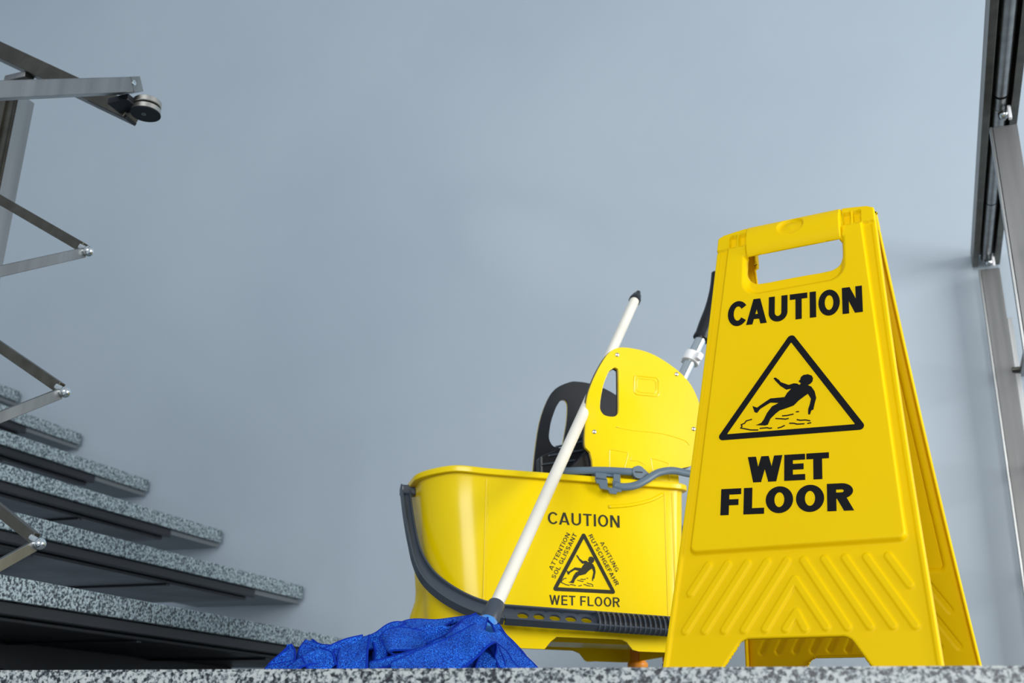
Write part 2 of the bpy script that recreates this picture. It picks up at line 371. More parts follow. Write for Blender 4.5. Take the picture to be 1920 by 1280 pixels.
# handrails
zt = .885
hA = Vector((.040, -.024, .9045)); dirA0 = Vector((0, -math.cos(R(33.3)), -math.sin(R(33.3)))); bm = bmesh.new()
b_bar(bm, hA, hA+dirA0*.95, .030, .0235, .0012); ra = obj('handrail', bm, M_STEEL, root)
bm = bmesh.new(); mwE = frame_to(hA, hA-dirA0*.013)
pv = [(-.015, .0), (.0152, .0), (.0148, .010), (.006, .024), (-.015, .024)]
ca = [bm.verts.new(mwE @ Vector((x, -.0119, z))) for x, z in pv]; cb = [bm.verts.new(mwE @ Vector((x, .0119, z))) for x, z in pv]
bm.faces.new(ca); bm.faces.new(cb[::-1])
for j in range(5): bm.faces.new((ca[j], ca[(j+1) % 5], cb[(j+1) % 5], cb[j]))
cap = obj('end_cap', bm, M_STEEL, ra); cap['label'] = 'chamfered end cap with hex screw'
sx = 1 if (mwE.to_3x3() @ Vector((1, 0, 0))).x > 0 else -1
bm = bmesh.new(); mwS = mwE @ Matrix.Translation((.0150*sx, .002, .0045)) @ Matrix.Rotation(R(90)*sx, 4, 'Y'); b_lathe(bm, [(.0042, 0), (.0042, .0012), (.0026, .0012), (.0026, .0004), (.0001, .0004)], mwS, 20); obj('screw', bm, M_CHROME, ra, smooth=30)
hB = Vector((.024, .022, zt-.002)); bm = bmesh.new()
b_bar(bm, hB, hB+dirB*1.3, .030, .028, .0012); rb = obj('handrail', bm, M_STEELD, root)
bm = bmesh.new(); b_bar(bm, hB+Vector((0, -.002, -.014)), hB+dirB*.10+Vector((0, -.002, -.014)), .024, .006, .001); obj('dark_mounting_plate', bm, M_BLACK, rb)
bm = bmesh.new(); b_box(bm, .008, .048, -.022, .012, zt-.006, zt+.006, bev=.002); obj('hinge_block', bm, M_BLACK, root)
for dz in (-.006, .0065):
    bm = bmesh.new(); b_lathe(bm, [(.001, 0), (.0215, 0), (.0225, .001), (.0225, .0085), (.0215, .0095), (.001, .0095)], Matrix.Translation((.056, .014, zt-.006+dz*1.0)), 40)
    obj('hinge_disc', bm, M_DISC, root, smooth=40)
bm = bmesh.new(); b_lathe(bm, [(.001, -.001), (.0235, -.001), (.0235, .0006), (.001, .0006)], Matrix.Translation((.056, .014, zt-.0125)), 40); obj('dark_disc_underside', bm, M_BLACK, root, smooth=40)
bm = bmesh.new(); b_lathe(bm, [(.0001, -.0008), (.004, -.0008), (.004, .0006), (.0001, .0006)], Matrix.Translation((.054, .012, zt-.0135)), 20); obj('screw', bm, M_STEEL, root, smooth=30)
# post of the flight side
bm = bmesh.new(); b_box(bm, -.290, -.243, .030, .038, 0.002, .985, bev=.0008); b_box(bm, -.251, -.243, .030, .068, .002, .985, bev=.0008)
b_box(bm, -.290, -.282, .038, .068, .002, .985, bev=.0008); b_box(bm, -.279, -.263, .026, .0305, .002, .985)
obj('post', bm, M_STEELD, root)
bm = bmesh.new(); b_box(bm, -.2429, -.2409, .032, .067, .002, .984); obj('post_face', bm, M_STEEL, root)
bm = bmesh.new(); b_tube(bm, [(-.235, .035, .985), (-.24, .028, 1.005)], .008, 14); b_box(bm, -.262, -.215, .012, .034, 1.000, 1.012, bev=.002); obj('rail_bracket', bm, M_STEEL, root, smooth=40)

# ---- right balustrade beside the wall
root = empty('landing_balustrade', BM @ Matrix.Translation((.23, 2.4, 0)))
tag(root, 'brushed steel balustrade at the right edge running along the landing to the wall', 'balustrade')
Y0, Y1 = -1.75, .325
ch = bmesh.new()
b_box(ch, -.032, -.0185, Y0, Y1, .668+.4, 1.105, bev=.0008); b_box(ch, .0175, .031, Y0, Y1, 1.068, 1.105, bev=.0008); b_box(ch, -.032, .031, Y0, Y1, 1.100, 1.108)
obj('handrail_channel', ch, M_STEELD, root)
for a, b in ((Y0, -.47), (-.42, -.02), (-.015, .255)):
    bm = bmesh.new(); b_tube(bm, [(0, a, 1.082), (0, b, 1.082)], .0135, 24); obj('rail_tube', bm, M_STEEL, root, smooth=40)
for y in (-.43, .275):
    bm = bmesh.new(); b_tube(bm, [(0, y-.03, 1.082), (0, y+.03, 1.082)], .0125, 20); b_tube(bm, [(0, y+.015, 1.080), (.002, y+.02, 1.055)], .006, 14)
    br = obj('rail_bracket', bm, M_STEEL, root, smooth=40)
    bm = bmesh.new(); bmesh.ops.create_uvsphere(bm, u_segments=20, v_segments=12, radius=.009); bmesh.ops.translate(bm, vec=(.004, y+.004, 1.058), verts=bm.verts); obj('ball_joint', bm, M_CHROME, br, smooth=180)
    bm = bmesh.new(); b_box(bm, .010, .016, y-.004, y+.006, 1.045, 1.072, bev=.001); obj('white_clip', bm, M_COLLAR, br)
for y in (-.405, .290):
    bm = bmesh.new(); b_box(bm, -.0165, .026, y, y+.012, .002, 1.046, bev=.0008); p_ = obj('post', bm, M_POST, root)
    bm = bmesh.new(); b_box(bm, -.022, -.0175, y-.002, y+.014, .002, 1.046, bev=.0006); obj('edge_strip', bm, M_STEEL, p_)
    bm = bmesh.new(); b_box(bm, .0265, .037, y+.004, y+.010, .002, .915, bev=.0006); obj('rear_bar', bm, M_STEEL, p_)
for z in (.775, .54, .305):
    bm = bmesh.new(); b_box(bm, .0375, .050, Y0, Y1, z, z+.015, bev=.0008); obj('crossbar', bm, M_STEEL, root)
    bm = bmesh.new(); b_tube(bm, [(.02, .286, z+.007), (.044, .286, z+.007)], .006, 12); obj('crossbar_clip', bm, M_STEELD, root, smooth=40)

# ================================================================ CAUTION SIGN
SA = Vector((.86662656, -.49895732, 0)); SB = Vector((.49895732, .86662656, 0))
S_C = Vector((.3945, 1.3784, 0)); SL = .63857
def half(v): return .1552-.0737*v-.0028*np.sin(np.pi*np.clip(v/.64, 0, 1))
def sst(e0, e1, x): t = np.clip((x-e0)/(e1-e0), 0, 1); return t*t*(3-2*t)
def sd_round_box(x, y, cx, cy, hx, hy, r):
    qx = np.abs(x-cx)-hx+r; qy = np.abs(y-cy)-hy+r
    return np.hypot(np.maximum(qx, 0), np.maximum(qy, 0))+np.minimum(np.maximum(qx, qy), 0)-r
def sd_cap(x, y, a, b):
    ax, ay = a; bx, by = b; dx, dy = bx-ax, by-ay
    t = np.clip(((x-ax)*dx+(y-ay)*dy)/(dx*dx+dy*dy), 0, 1); return np.hypot(x-ax-t*dx, y-ay-t*dy)
RIBS = [((-.1038,.1458),(-.1250,.1119)),((-.0799,.1460),(-.1290,.0662)),((-.0558,.1457),(-.1053,.0659)),((-.032,.1459),(-.0816,.0656)),((-.0086,.1455),(-.0581,.0655)),((.0005,.1226),(-.0333,.0658)),((.0022,.0837),(-.0099,.0651)),((.0108,.1448),(.0587,.065)),((.0346,.1451),(.0824,.0653)),((.058,.1447),(.1064,.0649)),((.0815,.1443),(.1296,.0643)),((.1053,.1439),(.1262,.1097)),((.0005,.1226),(.0355,.0658)),((.0022,.0837),(.0119,.0648))]
def sign_height(x, y):
    h = np.full_like(x, -.003)
    # raised central panel
    side = (.0942+(.6234-y)*.0735)-np.abs(x)         # >0 inside
    low = y-.160
    r = .010; q = np.maximum(r-side, 0); w = np.maximum(r-low, 0)
    sd = r-np.hypot(q, w); sd = np.where((side > r) & (low > r), np.minimum(side, low), sd)
    top = .6195-y; sd = np.minimum(sd, np.where(np.abs(x) > .066, top, 1))
    h += .0065*sst(-.001, .0035, sd)
    # bevelled recess round the hand opening
    rec = -sd_round_box(x, y, 0, .602, .0715, .0745, .026)
    rec = np.where(y > .62, np.minimum(rec, 1), rec)
    h -= .0085*sst(0, .011, rec)*(y < .600)*1.0
    # grip
    g = np.clip(1-((y-.6225)/.0285)**2, 0, 1)**.5*sst(.0668, .0645, np.abs(x))
    h = np.where((y > .594) & (np.abs(x) < .0668), -.004+.014*g, h)
    cor = (y > .6185) & (np.abs(x) >= .0668); h = np.where(cor, .001, h)
    for cx in (-.0865, -.0728, .0728, .0865):
        d = sd_round_box(x, y, cx, .6305, .0050, .0098, .0006); h -= .0075*sst(.0006, -.0006, d)
    # thumb dimple
    d = np.hypot((x+.002)/.0185, (y-.6325)/.0150); h -= .0050*sst(1.03, .80, d)-.0022*sst(.80, .1, d)
    # ribs
    d = np.full_like(x, 1.)
    for a, b in RIBS: d = np.minimum(d, sd_cap(x, y, a, b))
    h += .0019*sst(.0054, .0036, d)
    # faint edge bead
    e = half(y)-np.abs(x); h += .0022*sst(.0060, .0035, e)*(y < .615)
    return h
def sign_mesh(nx, ny, rear=False):
    t = np.linspace(0, 1, ny); s = np.linspace(-1, 1, nx)
    Sg, Tg = np.meshgrid(s, t); tx = np.abs(Sg)
    vtop = .6520-.0085*tx**2.2-.0030*sst(.95, 1.0, tx)
    Y = Tg*vtop; X = Sg*half(Y)
    X = X*np.where(Y > .640, 1-.02*sst(.640, .6440, Y), 1)
    # openings: snap vertices to the rim
    holes = []
    def snap(sdf, X, Y, cell):
        e = 1e-5
        for _ in range(2):
            d = sdf(X, Y); gx = (sdf(X+e, Y)-d)/e; gy = (sdf(X, Y+e)-d)/e; g2 = gx*gx+gy*gy+1e-9
            near = np.abs(d) < cell; X = np.where(near, X-d*gx/g2, X); Y = np.where(near, Y-d*gy/g2, Y)
        return X, Y
    sdA = lambda x, y: np.where(y < .578, sd_round_box(x, y, 0, .590, .0652, .0365, .020), sd_round_box(x, y, 0, (.594 if rear else .5755), .0652, (.0393 if rear else .0208), .003))
    sdB = lambda x, y: np.maximum(np.maximum(y-.0548, np.abs(x)-(.0595+np.maximum(.0548-y, 0)*.66)) , -1)
    def sdBr(x, y):
        a = .0548-y; b = (.0595+a*.66-np.abs(x))*.83; r = .006
        q = np.maximum(r-a, 0); w = np.maximum(r-b, 0); return -np.where((a > r) & (b > r), np.minimum(a, b), r-np.hypot(q, w))
    cell = .53*.652/ny
    X, Y = snap(sdA, X, Y, cell); X, Y = snap(sdBr, X, Y, cell)
    Hh = sign_height(X, Y)
    # flange turned back along the sides and top, and lips round the openings
    lip = lambda d, w, dep: dep*sst(w, 0, d)
    Hh -= lip(np.maximum(sdA(X, Y), 0), .0022, .004)*(Y < .596); Hh -= lip(np.maximum(sdBr(X, Y), 0), .0018, .003)
    V = np.stack([X, -Hh, Y], -1)
    def ring_ext(V):      # add turned back flange: 4 extra rows/cols, sides + top
        L0 = V[:, :1].copy(); R0 = V[:, -1:].copy(); outL, outR = [], []
        for k, (o, dd) in enumerate(((.0006, .0008), (.0010, .0022), (.0010, .006), (.0010, .013))):
            a = L0.copy(); a[..., 0] -= o; a[..., 1] += dd; outL.insert(0, a)
            b = R0.copy(); b[..., 0] += o; b[..., 1] += dd; outR.append(b)
        V = np.concatenate(outL+[V]+outR, 1); T0 = V[-1:].copy(); outT = []
        for k, (o, dd) in enumerate(((.0006, .0008), (.0010, .0022), (.0010, .006), (.0010, .011))):
            a = T0.copy(); a[..., 2] += o; a[..., 1] = np.maximum(a[..., 1], T0[..., 1]+dd) ; outT.append(a)
        return np.concatenate([V]+outT, 0)
    core = V.shape; V = ring_ext(V); ny2, nx2 = V.shape[:2]
    idx = np.arange(ny2*nx2).reshape(ny2, nx2)
    Q = np.stack([idx[:-1, :-1], idx[:-1, 1:], idx[1:, 1:], idx[1:, :-1]], -1).reshape(-1, 4)
    C = V.reshape(-1, 3)[Q].mean(1); x, y = C[:, 0], C[:, 2]
    keep = (sdA(x, y) > 1.2e-4) & (sdBr(x, y) > 1.2e-4)
    Q = Q[keep]; used = np.unique(Q); rm = -np.ones(ny2*nx2, int); rm[used] = np.arange(len(used))
    P = V.reshape(-1, 3)[used]; Q = rm[Q]
    me = bpy.data.meshes.new('sign_panel'); me.vertices.add(len(P)); me.vertices.foreach_set('co', P.astype(np.float32).ravel())
    me.loops.add(len(Q)*4); me.loops.foreach_set('vertex_index', Q.astype(np.int32).ravel())
    me.polygons.add(len(Q)); me.polygons.foreach_set('loop_start', np.arange(0, len(Q)*4, 4, dtype=np.int32)); me.update(calc_edges=True); me.validate()
    me.polygons.foreach_set('use_smooth', [True]*len(me.polygons)); return me
sign = empty('wet_floor_sign', Matrix.Translation(S_C) @ Matrix((SA, SB, Vector((0, 0, 1)))).transposed().to_4x4())
tag(sign, 'yellow folding A-frame caution wet floor sign standing on the granite landing', 'sign')
tilt = math.asin((.1657-.0128)/SL)
meshes = sign_mesh(250, 520), sign_mesh(250, 520, True)
mF = Matrix.Translation((0, -.1657, .001)) @ Matrix.Rotation(-tilt, 4, 'X')
mB = Matrix.Rotation(math.pi, 4, 'Z') @ Matrix.Translation((0, -.1657, .001)) @ Matrix.Rotation(-tilt, 4, 'X')
for i, mm in enumerate((mF, mB)):
    o = obj('sign_panel', meshes[i], M_SIGN, sign, mm)
    sm = o.modifiers.new('thickness', 'SOLIDIFY'); sm.thickness = .0024; sm.offset = -1
    if i == 0: front = o
for x in (-.088, .088):
    bm = bmesh.new(); b_tube(bm, [(x-.012, 0, .612), (x+.012, 0, .612)], .0065, 16); obj('hinge_pin', bm, M_SIGN, sign, smooth=40)
TOP = .0035
yf = lambda l: -(TOP+l)
def fbm(): return bmesh.new()
def printed(name, pieces, place): bm = bmesh.new(); b_pieces(bm, pieces, place); return obj(name, bm, M_PRINT, front)
p0, p1 = (-.0888, .4824), (.0902, .4712)
printed('caution_lettering', line_pieces('CAUTION', .1795, .0410, .235, .215, .085), place_line(p0, p1, yf, True))
printed('wet_lettering', line_pieces('WET', .1000, .0350, .285, .225, .06, 1.10), place_line((-.0560, .2472), (.0440, .2420), yf, True))
printed('floor_lettering', line_pieces('FLOOR', .1605, .0350, .270, .225, .085, 1.08), place_line((-.0889, .2068), (.0718, .1990), yf, True))
pic = tri_ring((-.0014, .4575), (-.0990, .3105), (.0905, .3020), .0082, .0055)
pl = lambda a, b, l: (a, yf(l), b)
printed('warning_triangle', pic, pl)
printed('falling_figure', tess(MAN), pl)
printed('water_lines', strokes(WATER, .0016), pl)

# ================================================================ MOP BUCKET
AZ = R(76); BA = Vector((math.sin(AZ), math.cos(AZ), 0)); BB = Vector((-math.cos(AZ), math.sin(AZ), 0)); BO = Vector((.1138, 1.70, 0))
bucket = empty('mop_bucket', Matrix.Translation(BO) @ Matrix((BA, BB, Vector((0, 0, 1)))).transposed().to_4x4())
tag(bucket, 'yellow plastic mop bucket on casters behind the sign, with black carrying handle', 'bucket')
DEP = .250
def outline(z, off=0.0, n=18):
    """plan outline of the tub at height z, ccw from the near left"""
    f = z/.33; xl = -.2125-.033*f-off; xr = .165+.0135*f+off; y0 = 0-off; y1 = DEP-.012+.012*f+off
    rl = .082+off; rr_ = .022+off; pts = []
    for cx, cy, r, a0, a1, m_ in ((xr-rr_, y0+rr_, rr_, -90, 0, 8), (xr-rr_, y1-rr_, rr_, 0, 90, 8), (xl+rl, y1-rl, rl, 90, 180, n), (xl+rl, y0+rl, rl, 180, 270, n)):
        for k in range(m_+1): a = R(a0+(a1-a0)*k/m_); pts.append((cx+r*math.cos(a), cy+r*math.sin(a)))
    out = []                                   # even out long sides
    for i, p in enumerate(pts):
        q = pts[(i+1) % len(pts)]; L = math.hypot(q[0]-p[0], q[1]-p[1]); k = max(1, int(round(L/.01))) if L > .03 else 1
        for j in range(k): out.append((p[0]+(q[0]-p[0])*j/k, p[1]+(q[1]-p[1])*j/k))
    return out
NOUT = None
def bottom_z(x):
    def s(a, b, t): t = min(1, max(0, (t-a)/(b-a))); return t*t*(3-2*t)
    return .0700+.0185*s(-.058, -.042, x)*(1-s(.066, .088, x))+.002*(x > .088)
def tub():
    bm = bmesh.new(); n = 48
    base = outline(.33)
    # resample each level to identical counts
    def lv(z, off=0):
        f = outline(.33); g = outline(z, off)
        if len(g) == len(f): return g
        import bisect
        def cum(P): 
            c = [0]
            for i in range(len(P)): q = P[(i+1) % len(P)]; c.append(c[-1]+math.hypot(q[0]-P[i][0], q[1]-P[i][1]))
            return c
        cg = cum(g); cf = cum(f); out = []
        for i in range(len(f)):
            t = cf[i]/cf[-1]*cg[-1]; j = max(0, min(len(g)-1, bisect.bisect(cg, t)-1)); q = g[(j+1) % len(g)]; u = (t-cg[j])/max(1e-9, cg[j+1]-cg[j])
            out.append((g[j][0]+(q[0]-g[j][0])*u, g[j][1]+(q[1]-g[j][1])*u))
        return out
    rings = []
    def add(pts, zf): rings.append([bm.verts.new((x, y, zf(x, y))) for x, y in pts])
    # inner cavity upward, over the rim, down outside, to the skirt hem, up inside the skirt
    rfade = lambda off, P: [(min(x, .181), y) for x, y in P]
    rim = lambda x, y: .0030*math.exp(-((x+.205)/.028)**2)*(y < .12)
    for z, off, ww in ((.1005, -.006, 0), (.12, -.006, 0), (.20, -.005, 0), (.326, -.004, 1), (.3345, -.002, 1), (.3365, .002, 1), (.3365, .008, 1), (.334, .0105, 1), (.3275, .0105, 1), (.3265, .0095, 1), (.3265, .001, 1), (.322, 0, 1)):
        add(rfade(off, lv(min(z, .33), off)), lambda x, y, z=z, ww=ww: z+ww*rim(x, y))
    for z in (.28, .24, .20, .165): add(lv(z), lambda x, y, z=z: z)
    def flare(P, k=1.0):
        out = []
        for x, y in P:
            w = max(0, (y-.10)/.15) if x < -.12 else 0
            out.append((x-.036*w*k, y+.006*w*k))
        return out
    add(flare(lv(.15), .12), lambda x, y: .15); add(flare(lv(.13), .55), lambda x, y: .13)
    P = flare(lv(.10)); add(P, lambda x, y: max(.1, bottom_z(x)+.012))
    P = flare(lv(.08)); add(P, lambda x, y: bottom_z(x)+.002); add(P, lambda x, y: bottom_z(x))
    P2 = flare(lv(.08, -.004)); add(P2, lambda x, y: bottom_z(x)+.0002); add(lv(.09, -.004), lambda x, y: .096)
    for a, b in zip(rings, rings[1:]):
        N_ = len(a)
        for i in range(N_): bm.faces.new((a[i], a[(i+1) % N_], b[(i+1) % N_], b[i]))
    bm.faces.new(rings[0]); bm.faces.new(rings[-1])
    return obj('tub', bm, M_BUCKET, bucket, smooth=38)
tb = tub()
# long shallow ribs on the near side (mould lines)
bm = bmesh.new(); b_box(bm, -.1545, -.1505, -.0012, .003, .105, .322, bev=.0005); obj('mould_rib', bm, M_BUCKET, tb)
bm = bmesh.new(); b_box(bm, .140, .143, -.0010, .003, .105, .322, bev=.0005); b_box(bm, .153, .156, -.0010, .003, .105, .322, bev=.0005); obj('mould_rib', bm, M_BUCKET, tb)
bm = bmesh.new(); b_tube(bm, smooth_path([(.045, -.0002, .291), (.08, -.0002, .296), (.115, -.0002, .306), (.138, -.0002, .318)]), .0028, 8, flat=((0, 1, 0), (.35, 1))); obj('moulded_curve', bm, M_BUCKET, tb, smooth=180)
# inner skirt walls of the wheel housings, seen below the tub
bm = bmesh.new(); b_box(bm, -.18, .155, .08, .17, .088, .0955); obj('underside_pan', bm, M_BUCKET, tb)
for x, y in ((-.175, .055), (-.175, .195), (.166, .045), (.166, .205)):
    c = Matrix.Translation((x, y, 0))
    bm = bmesh.new(); b_lathe(bm, [(.001, .0600), (.016, .0600), (.0175, .0625), (.0175, .0685), (.013, .0735), (.013, .095), (.001, .095)], c, 28); cs = obj('caster', bm, M_ORANGE, bucket, smooth=40)
    bm = bmesh.new(); b_box(bm, x-.015, x-.012, y-.012, y+.012, .02, .0600, bev=.001); b_box(bm, x+.012, x+.015, y-.012, y+.012, .02, .0600, bev=.001); obj('fork', bm, M_SCREW, cs)
    bm = bmesh.new(); b_lathe(bm, [(.003, -.011), (.020, -.011), (.0245, -.008), (.0245, .008), (.020, .011), (.003, .011)], c @ Matrix.Translation((0, 0, .025)) @ Matrix.Rotation(R(90), 4, 'Y'), 32); obj('wheel', bm, M_RUB, cs, smooth=40)
# printing on the near side
yb = lambda l: -l
def bprint(name, pieces, place): bm = bmesh.new(); b_pieces(bm, pieces, place); return obj(name, bm, M_PRINT2, tb)
bprint('caution_lettering', line_pieces('CAUTION', .1180, .0192, .165, .135, .15), place_line((-.0545, .2575), (.0631, .2590), yb))
bprint('wet_floor_lettering', line_pieces('WET FLOOR', .1130, .0145, .17, .14, .14), place_line((-.0513, .1352), (.0612, .1366), yb))
bprint('attention_lettering', line_pieces('ATTENTION', .0640, .0066, .15, .14, .17), place_line((-.0470, .1862), (-.0202, .2396), yb))
bprint('sol_glissant_lettering', line_pieces('SOL GLISSANT', .0785, .0066, .16, .14, .17), place_line((-.0425, .1737), (-.0072, .2430), yb))
bprint('rutschgefahr_lettering', line_pieces('RUTSCHGEFAHR', .0870, .0066, .17, .15, .15), place_line((.0114, .2432), (.0555, .1680), yb))
bprint('achtung_lettering', line_pieces('ACHTUNG', .0510, .0066, .15, .14, .17), place_line((.0302, .2335), (.0559, .1893), yb))
# mirror direction check: text rows beside the triangle run along its sides
bprint('warning_triangle', tri_ring((.0037, .2500), (-.0475, .1560), (.0565, .1560), .0058, .0035), lambda a, b, l: (a, yb(l), b))
fx = lambda p: ((p[0]+.002)*.58+.0045, (p[1]-.318)*.80*.80+.1650)
bprint('falling_figure', tess([fx(p) for p in MAN]), lambda a, b, l: (a, yb(l), b))
bprint('water_lines', strokes([[fx(q) for q in ln] for ln in WATER], .0013), lambda a, b, l: (a, yb(l), b))

# carrying handle (bail), hanging against the near side
piv = Vector((0, .13, .325)); vdir = Vector((0, -.16, -.215)).normalized(); ndir = Vector((1, 0, 0)).cross(vdir)      # local axes: x, vdir, normal
if ndir.y > 0: ndir = -ndir
BMt = Matrix((Vector((1, 0, 0)), vdir, ndir)).transposed().to_4x4(); BMt.translation = piv
bail = obj('carry_handle', bmesh.new(), M_GREY, bucket)
bm = bmesh.new()
pth = [(-.261, -.004), (-.259, .06), (-.255, .118), (-.249, .160), (-.236, .196), (-.213, .224), (-.184, .245), (-.155, .257), (-.128, .262)]
P3 = smooth_path([(x, v, 0) for x, v in pth], 6)
wd = [.0075+.0065*sst(.12, .24, p.y) for p in P3]
web = []; 
for i, p in enumerate(P3):
    d = (P3[min(i+1, len(P3)-1)]-P3[max(i-1, 0)]).normalized(); nrm = Vector((-d.y, d.x, 0)); web.append((p, nrm, float(wd[i])))
def sweep(sec):      # sec: list of (across factor, across extra, height)
    rings = [[bm.verts.new(BMt @ (p+n_*(w*a+e)+Vector((0, 0, h)))) for a, e, h in sec] for p, n_, w in web]
    for A_, B_ in zip(rings, rings[1:]):
        for j in range(len(sec)): bm.faces.new((A_[j], A_[(j+1) % len(sec)], B_[(j+1) % len(sec)], B_[j]))
    bm.faces.new(rings[0][::-1]); bm.faces.new(rings[-1])
sweep([(1, 0, .007), (1, -.0028, .007), (1, -.0030, .001), (-1, .0030, .001), (-1, .0028, .007), (-1, 0, .007), (-1, 0, -.007), (1, 0, -.007)])
# straight run with slotted holes
def X(a, v, h): return BMt @ Vector((a, v, h))
xa, xb = -.128, .016; vm = lambda x: .2622+.0300*(x+.128)/.144*.16; hw = .0140
def lbox(x0, x1, a0, a1, h0, h1):
    c = [(x0, a0), (x1, a0), (x1, a1), (x0, a1)]; A_ = [bm.verts.new(X(x, vm(x)+a, h0)) for x, a in c]; B_ = [bm.verts.new(X(x, vm(x)+a, h1)) for x, a in c]
    bm.faces.new(A_); bm.faces.new(B_[::-1])
    for j in range(4): bm.faces.new((A_[j], A_[(j+1) % 4], B_[(j+1) % 4], B_[j]))
lbox(xa, .135, -hw, -hw+.003, -.007, .007); lbox(xa, .135, hw-.003, hw, -.007, .007)
cells = [(-.128, -.112, None)]+[(-.112+.0245*k, -.112+.0245*(k+1), 1) for k in range(5)]+[(.0105, .135, None)]
for x0, x1, hole in cells:
    y0, y1 = -hw+.003, hw-.003
    if not hole: lbox(x0, x1, y0, y1, -.003, .001); continue
    cx = (x0+x1)/2; n = 24; E0, O0, E1, O1 = [], [], [], []
    for j in range(n):
        a = 2*math.pi*(j+.5)/n; ca, sa = math.cos(a), math.sin(a); ex, ey = .0088*ca, .0062*sa
        k = min(((x1-x0)/2)/max(abs(ca), 1e-6), ((y1-y0)/2)/max(abs(sa), 1e-6)); ox, oy = ca*k, sa*k
        for h, E_, O_ in ((.001, E0, O0), (-.003, E1, O1)):
            E_.append(bm.verts.new(X(cx+ex, vm(cx)+ey, h))); O_.append(bm.verts.new(X(cx+ox, vm(cx+ox)+oy, h)))
    for j in range(n):
        k = (j+1) % n
        bm.faces.new((E0[j], E0[k], O0[k], O0[j])); bm.faces.new((E1[j], O1[j], O1[k], E1[k])); bm.faces.new((E0[j], E1[j], E1[k], E0[k]))
bmesh.ops.recalc_face_normals(bm, faces=bm.faces); bm.to_mesh(bail.data); bm.free(); bail.data.materials.clear(); bail.data.materials.append(M_GREY)
# pivot lug and right arm
bm = bmesh.new(); b_box(bm, -.268, -.243, .118, .142, .314, .330, bev=.003); obj('pivot_lug', bm, M_GREY, bail)
bm = bmesh.new(); b_tube(bm, smooth_path([BMt @ Vector(p) for p in ((.135, .274, 0), (.17, .268, 0), (.196, .235, 0), (.206, .15, 0), (.205, 0, 0))], 6), .011, 12, flat=((0, 1, 0), (.6, 1))); obj('handle_arm', bm, M_GREY, bail, smooth=180)
bm = bmesh.new(); b_box(bm, .176, .212, .118, .142, .316, .332, bev=.003); obj('pivot_lug', bm, M_GREY, bail)
# ribbed grip
gx0, gx1 = .014, .127
bm = bmesh.new(); 
b_tube(bm, [X(gx0, vm(gx0), 0), X(gx1, vm(gx1), 0)], 1.0, 20, flat=(tuple(ndir), (.0095, .0135))); grip = obj('grip', bm, M_BLACK, bail, smooth=40)
for k in range(15):
    x = gx0+.001+(gx1-gx0-.002)*k/14; bm = bmesh.new()
    b_tube(bm, [X(x-.0011, vm(x), 0), X(x+.0011, vm(x), 0)], 1.0, 24, flat=(tuple(ndir), (.0125, .0168))); obj('grip_rib', bm, M_GREY, grip, smooth=40)

# ================================================================ WRINGER
wr = empty('mop_wringer', Matrix.Translation(BO) @ Matrix((BA, BB, Vector((0, 0, 1)))).transposed().to_4x4() @ Matrix.Translation((.09, .11, .33)))
tag(wr, 'yellow and black side press wringer mounted on top of the yellow bucket', 'wringer')
WT = Matrix.Translation((-.09, -.11, -.33))
def wobj(name, bm, m, parent=None, smooth=None):
    for v in bm.verts: v.co = WT @ v.co
    return obj(name, bm, m, parent or wr, smooth=smooth)
PL = [(.0217,.338),(.0217,.3469),(.0207,.3654),(.0172,.3792),(.01,.3856),(.0081,.3973),(.0088,.42),(.0096,.4403),(.0129,.4695),(.0204,.4947),(.033,.5231),(.0482,.5484),(.0608,.5599),(.076,.5648),(.1013,.5642),(.1267,.5592),(.1519,.5478),(.177,.5314),(.1943,.5142),(.2051,.4951),(.213,.47),(.216,.44),(.214,.41),(.206,.388),(.195,.376),(.1897,.3692),(.1733,.3643),(.1694,.3581),(.169,.338)]
SLOT = [(.0580,.5255),(.0618,.5275),(.0655,.5262),(.0678,.5217),(.0678,.4900),(.0672,.4551),(.0655,.4480),(.0610,.4432),(.0542,.4418),(.0455,.4425),(.0395,.4454),(.0348,.4546),(.0362,.4717),(.0393,.4870),(.0426,.4993),(.0503,.5180)]
PL = PL[:4]+[p for p in smooth_poly(PL, 3)[12:78]]+PL[26:]
SLOT = smooth_poly(SLOT, 3)
def inset_poly(P, d):
    out = []; n = len(P)
    for i in range(n):
        a, b, c = Vector(P[i-1]), Vector(P[i]), Vector(P[(i+1) % n]); t = ((b-a).normalized()+(c-b).normalized()).normalized(); nn = Vector((t.y, -t.x)); out.append((b.x+nn.x*d, b.y+nn.y*d))
    return out
bm = bmesh.new(); b_prism(bm, PL, .006, .013, SLOT); near = wobj('press_plate', bm, M_PLATE)
bv = near.modifiers.new('bevel', 'BEVEL'); bv.width = .0022; bv.segments = 3; bv.limit_method = 'ANGLE'; bv.angle_limit = R(50)
bm = bmesh.new(); b_prism(bm, inset_poly(PL, -.0006), .0131, .0175, inset_poly(SLOT, .0006)); wobj('black_backing', bm, M_BLACK, near)
for x, z in ((.0662, .5503), (.1717, .5266), (.0246, .4134), (.1987, .4334)):
    bm = bmesh.new(); b_lathe(bm, [(.0001, 0), (.0034, 0), (.0034, .0012), (.0020, .0022), (.0001, .0024)], Matrix.Translation((x, .006, z)) @ Matrix.Rotation(R(90), 4, 'X'), 20); wobj('screw', bm, M_SCREW, near, 40)
def ridge(pts, r=.0011, y=.0058, closed=False):
    bm = bmesh.new(); P = [(x, y, z) for x, z in pts]
    if closed: P.append(P[0])
    b_tube(bm, P, r, 8, flat=((0, 1, 0), (.55, 1))); return bm
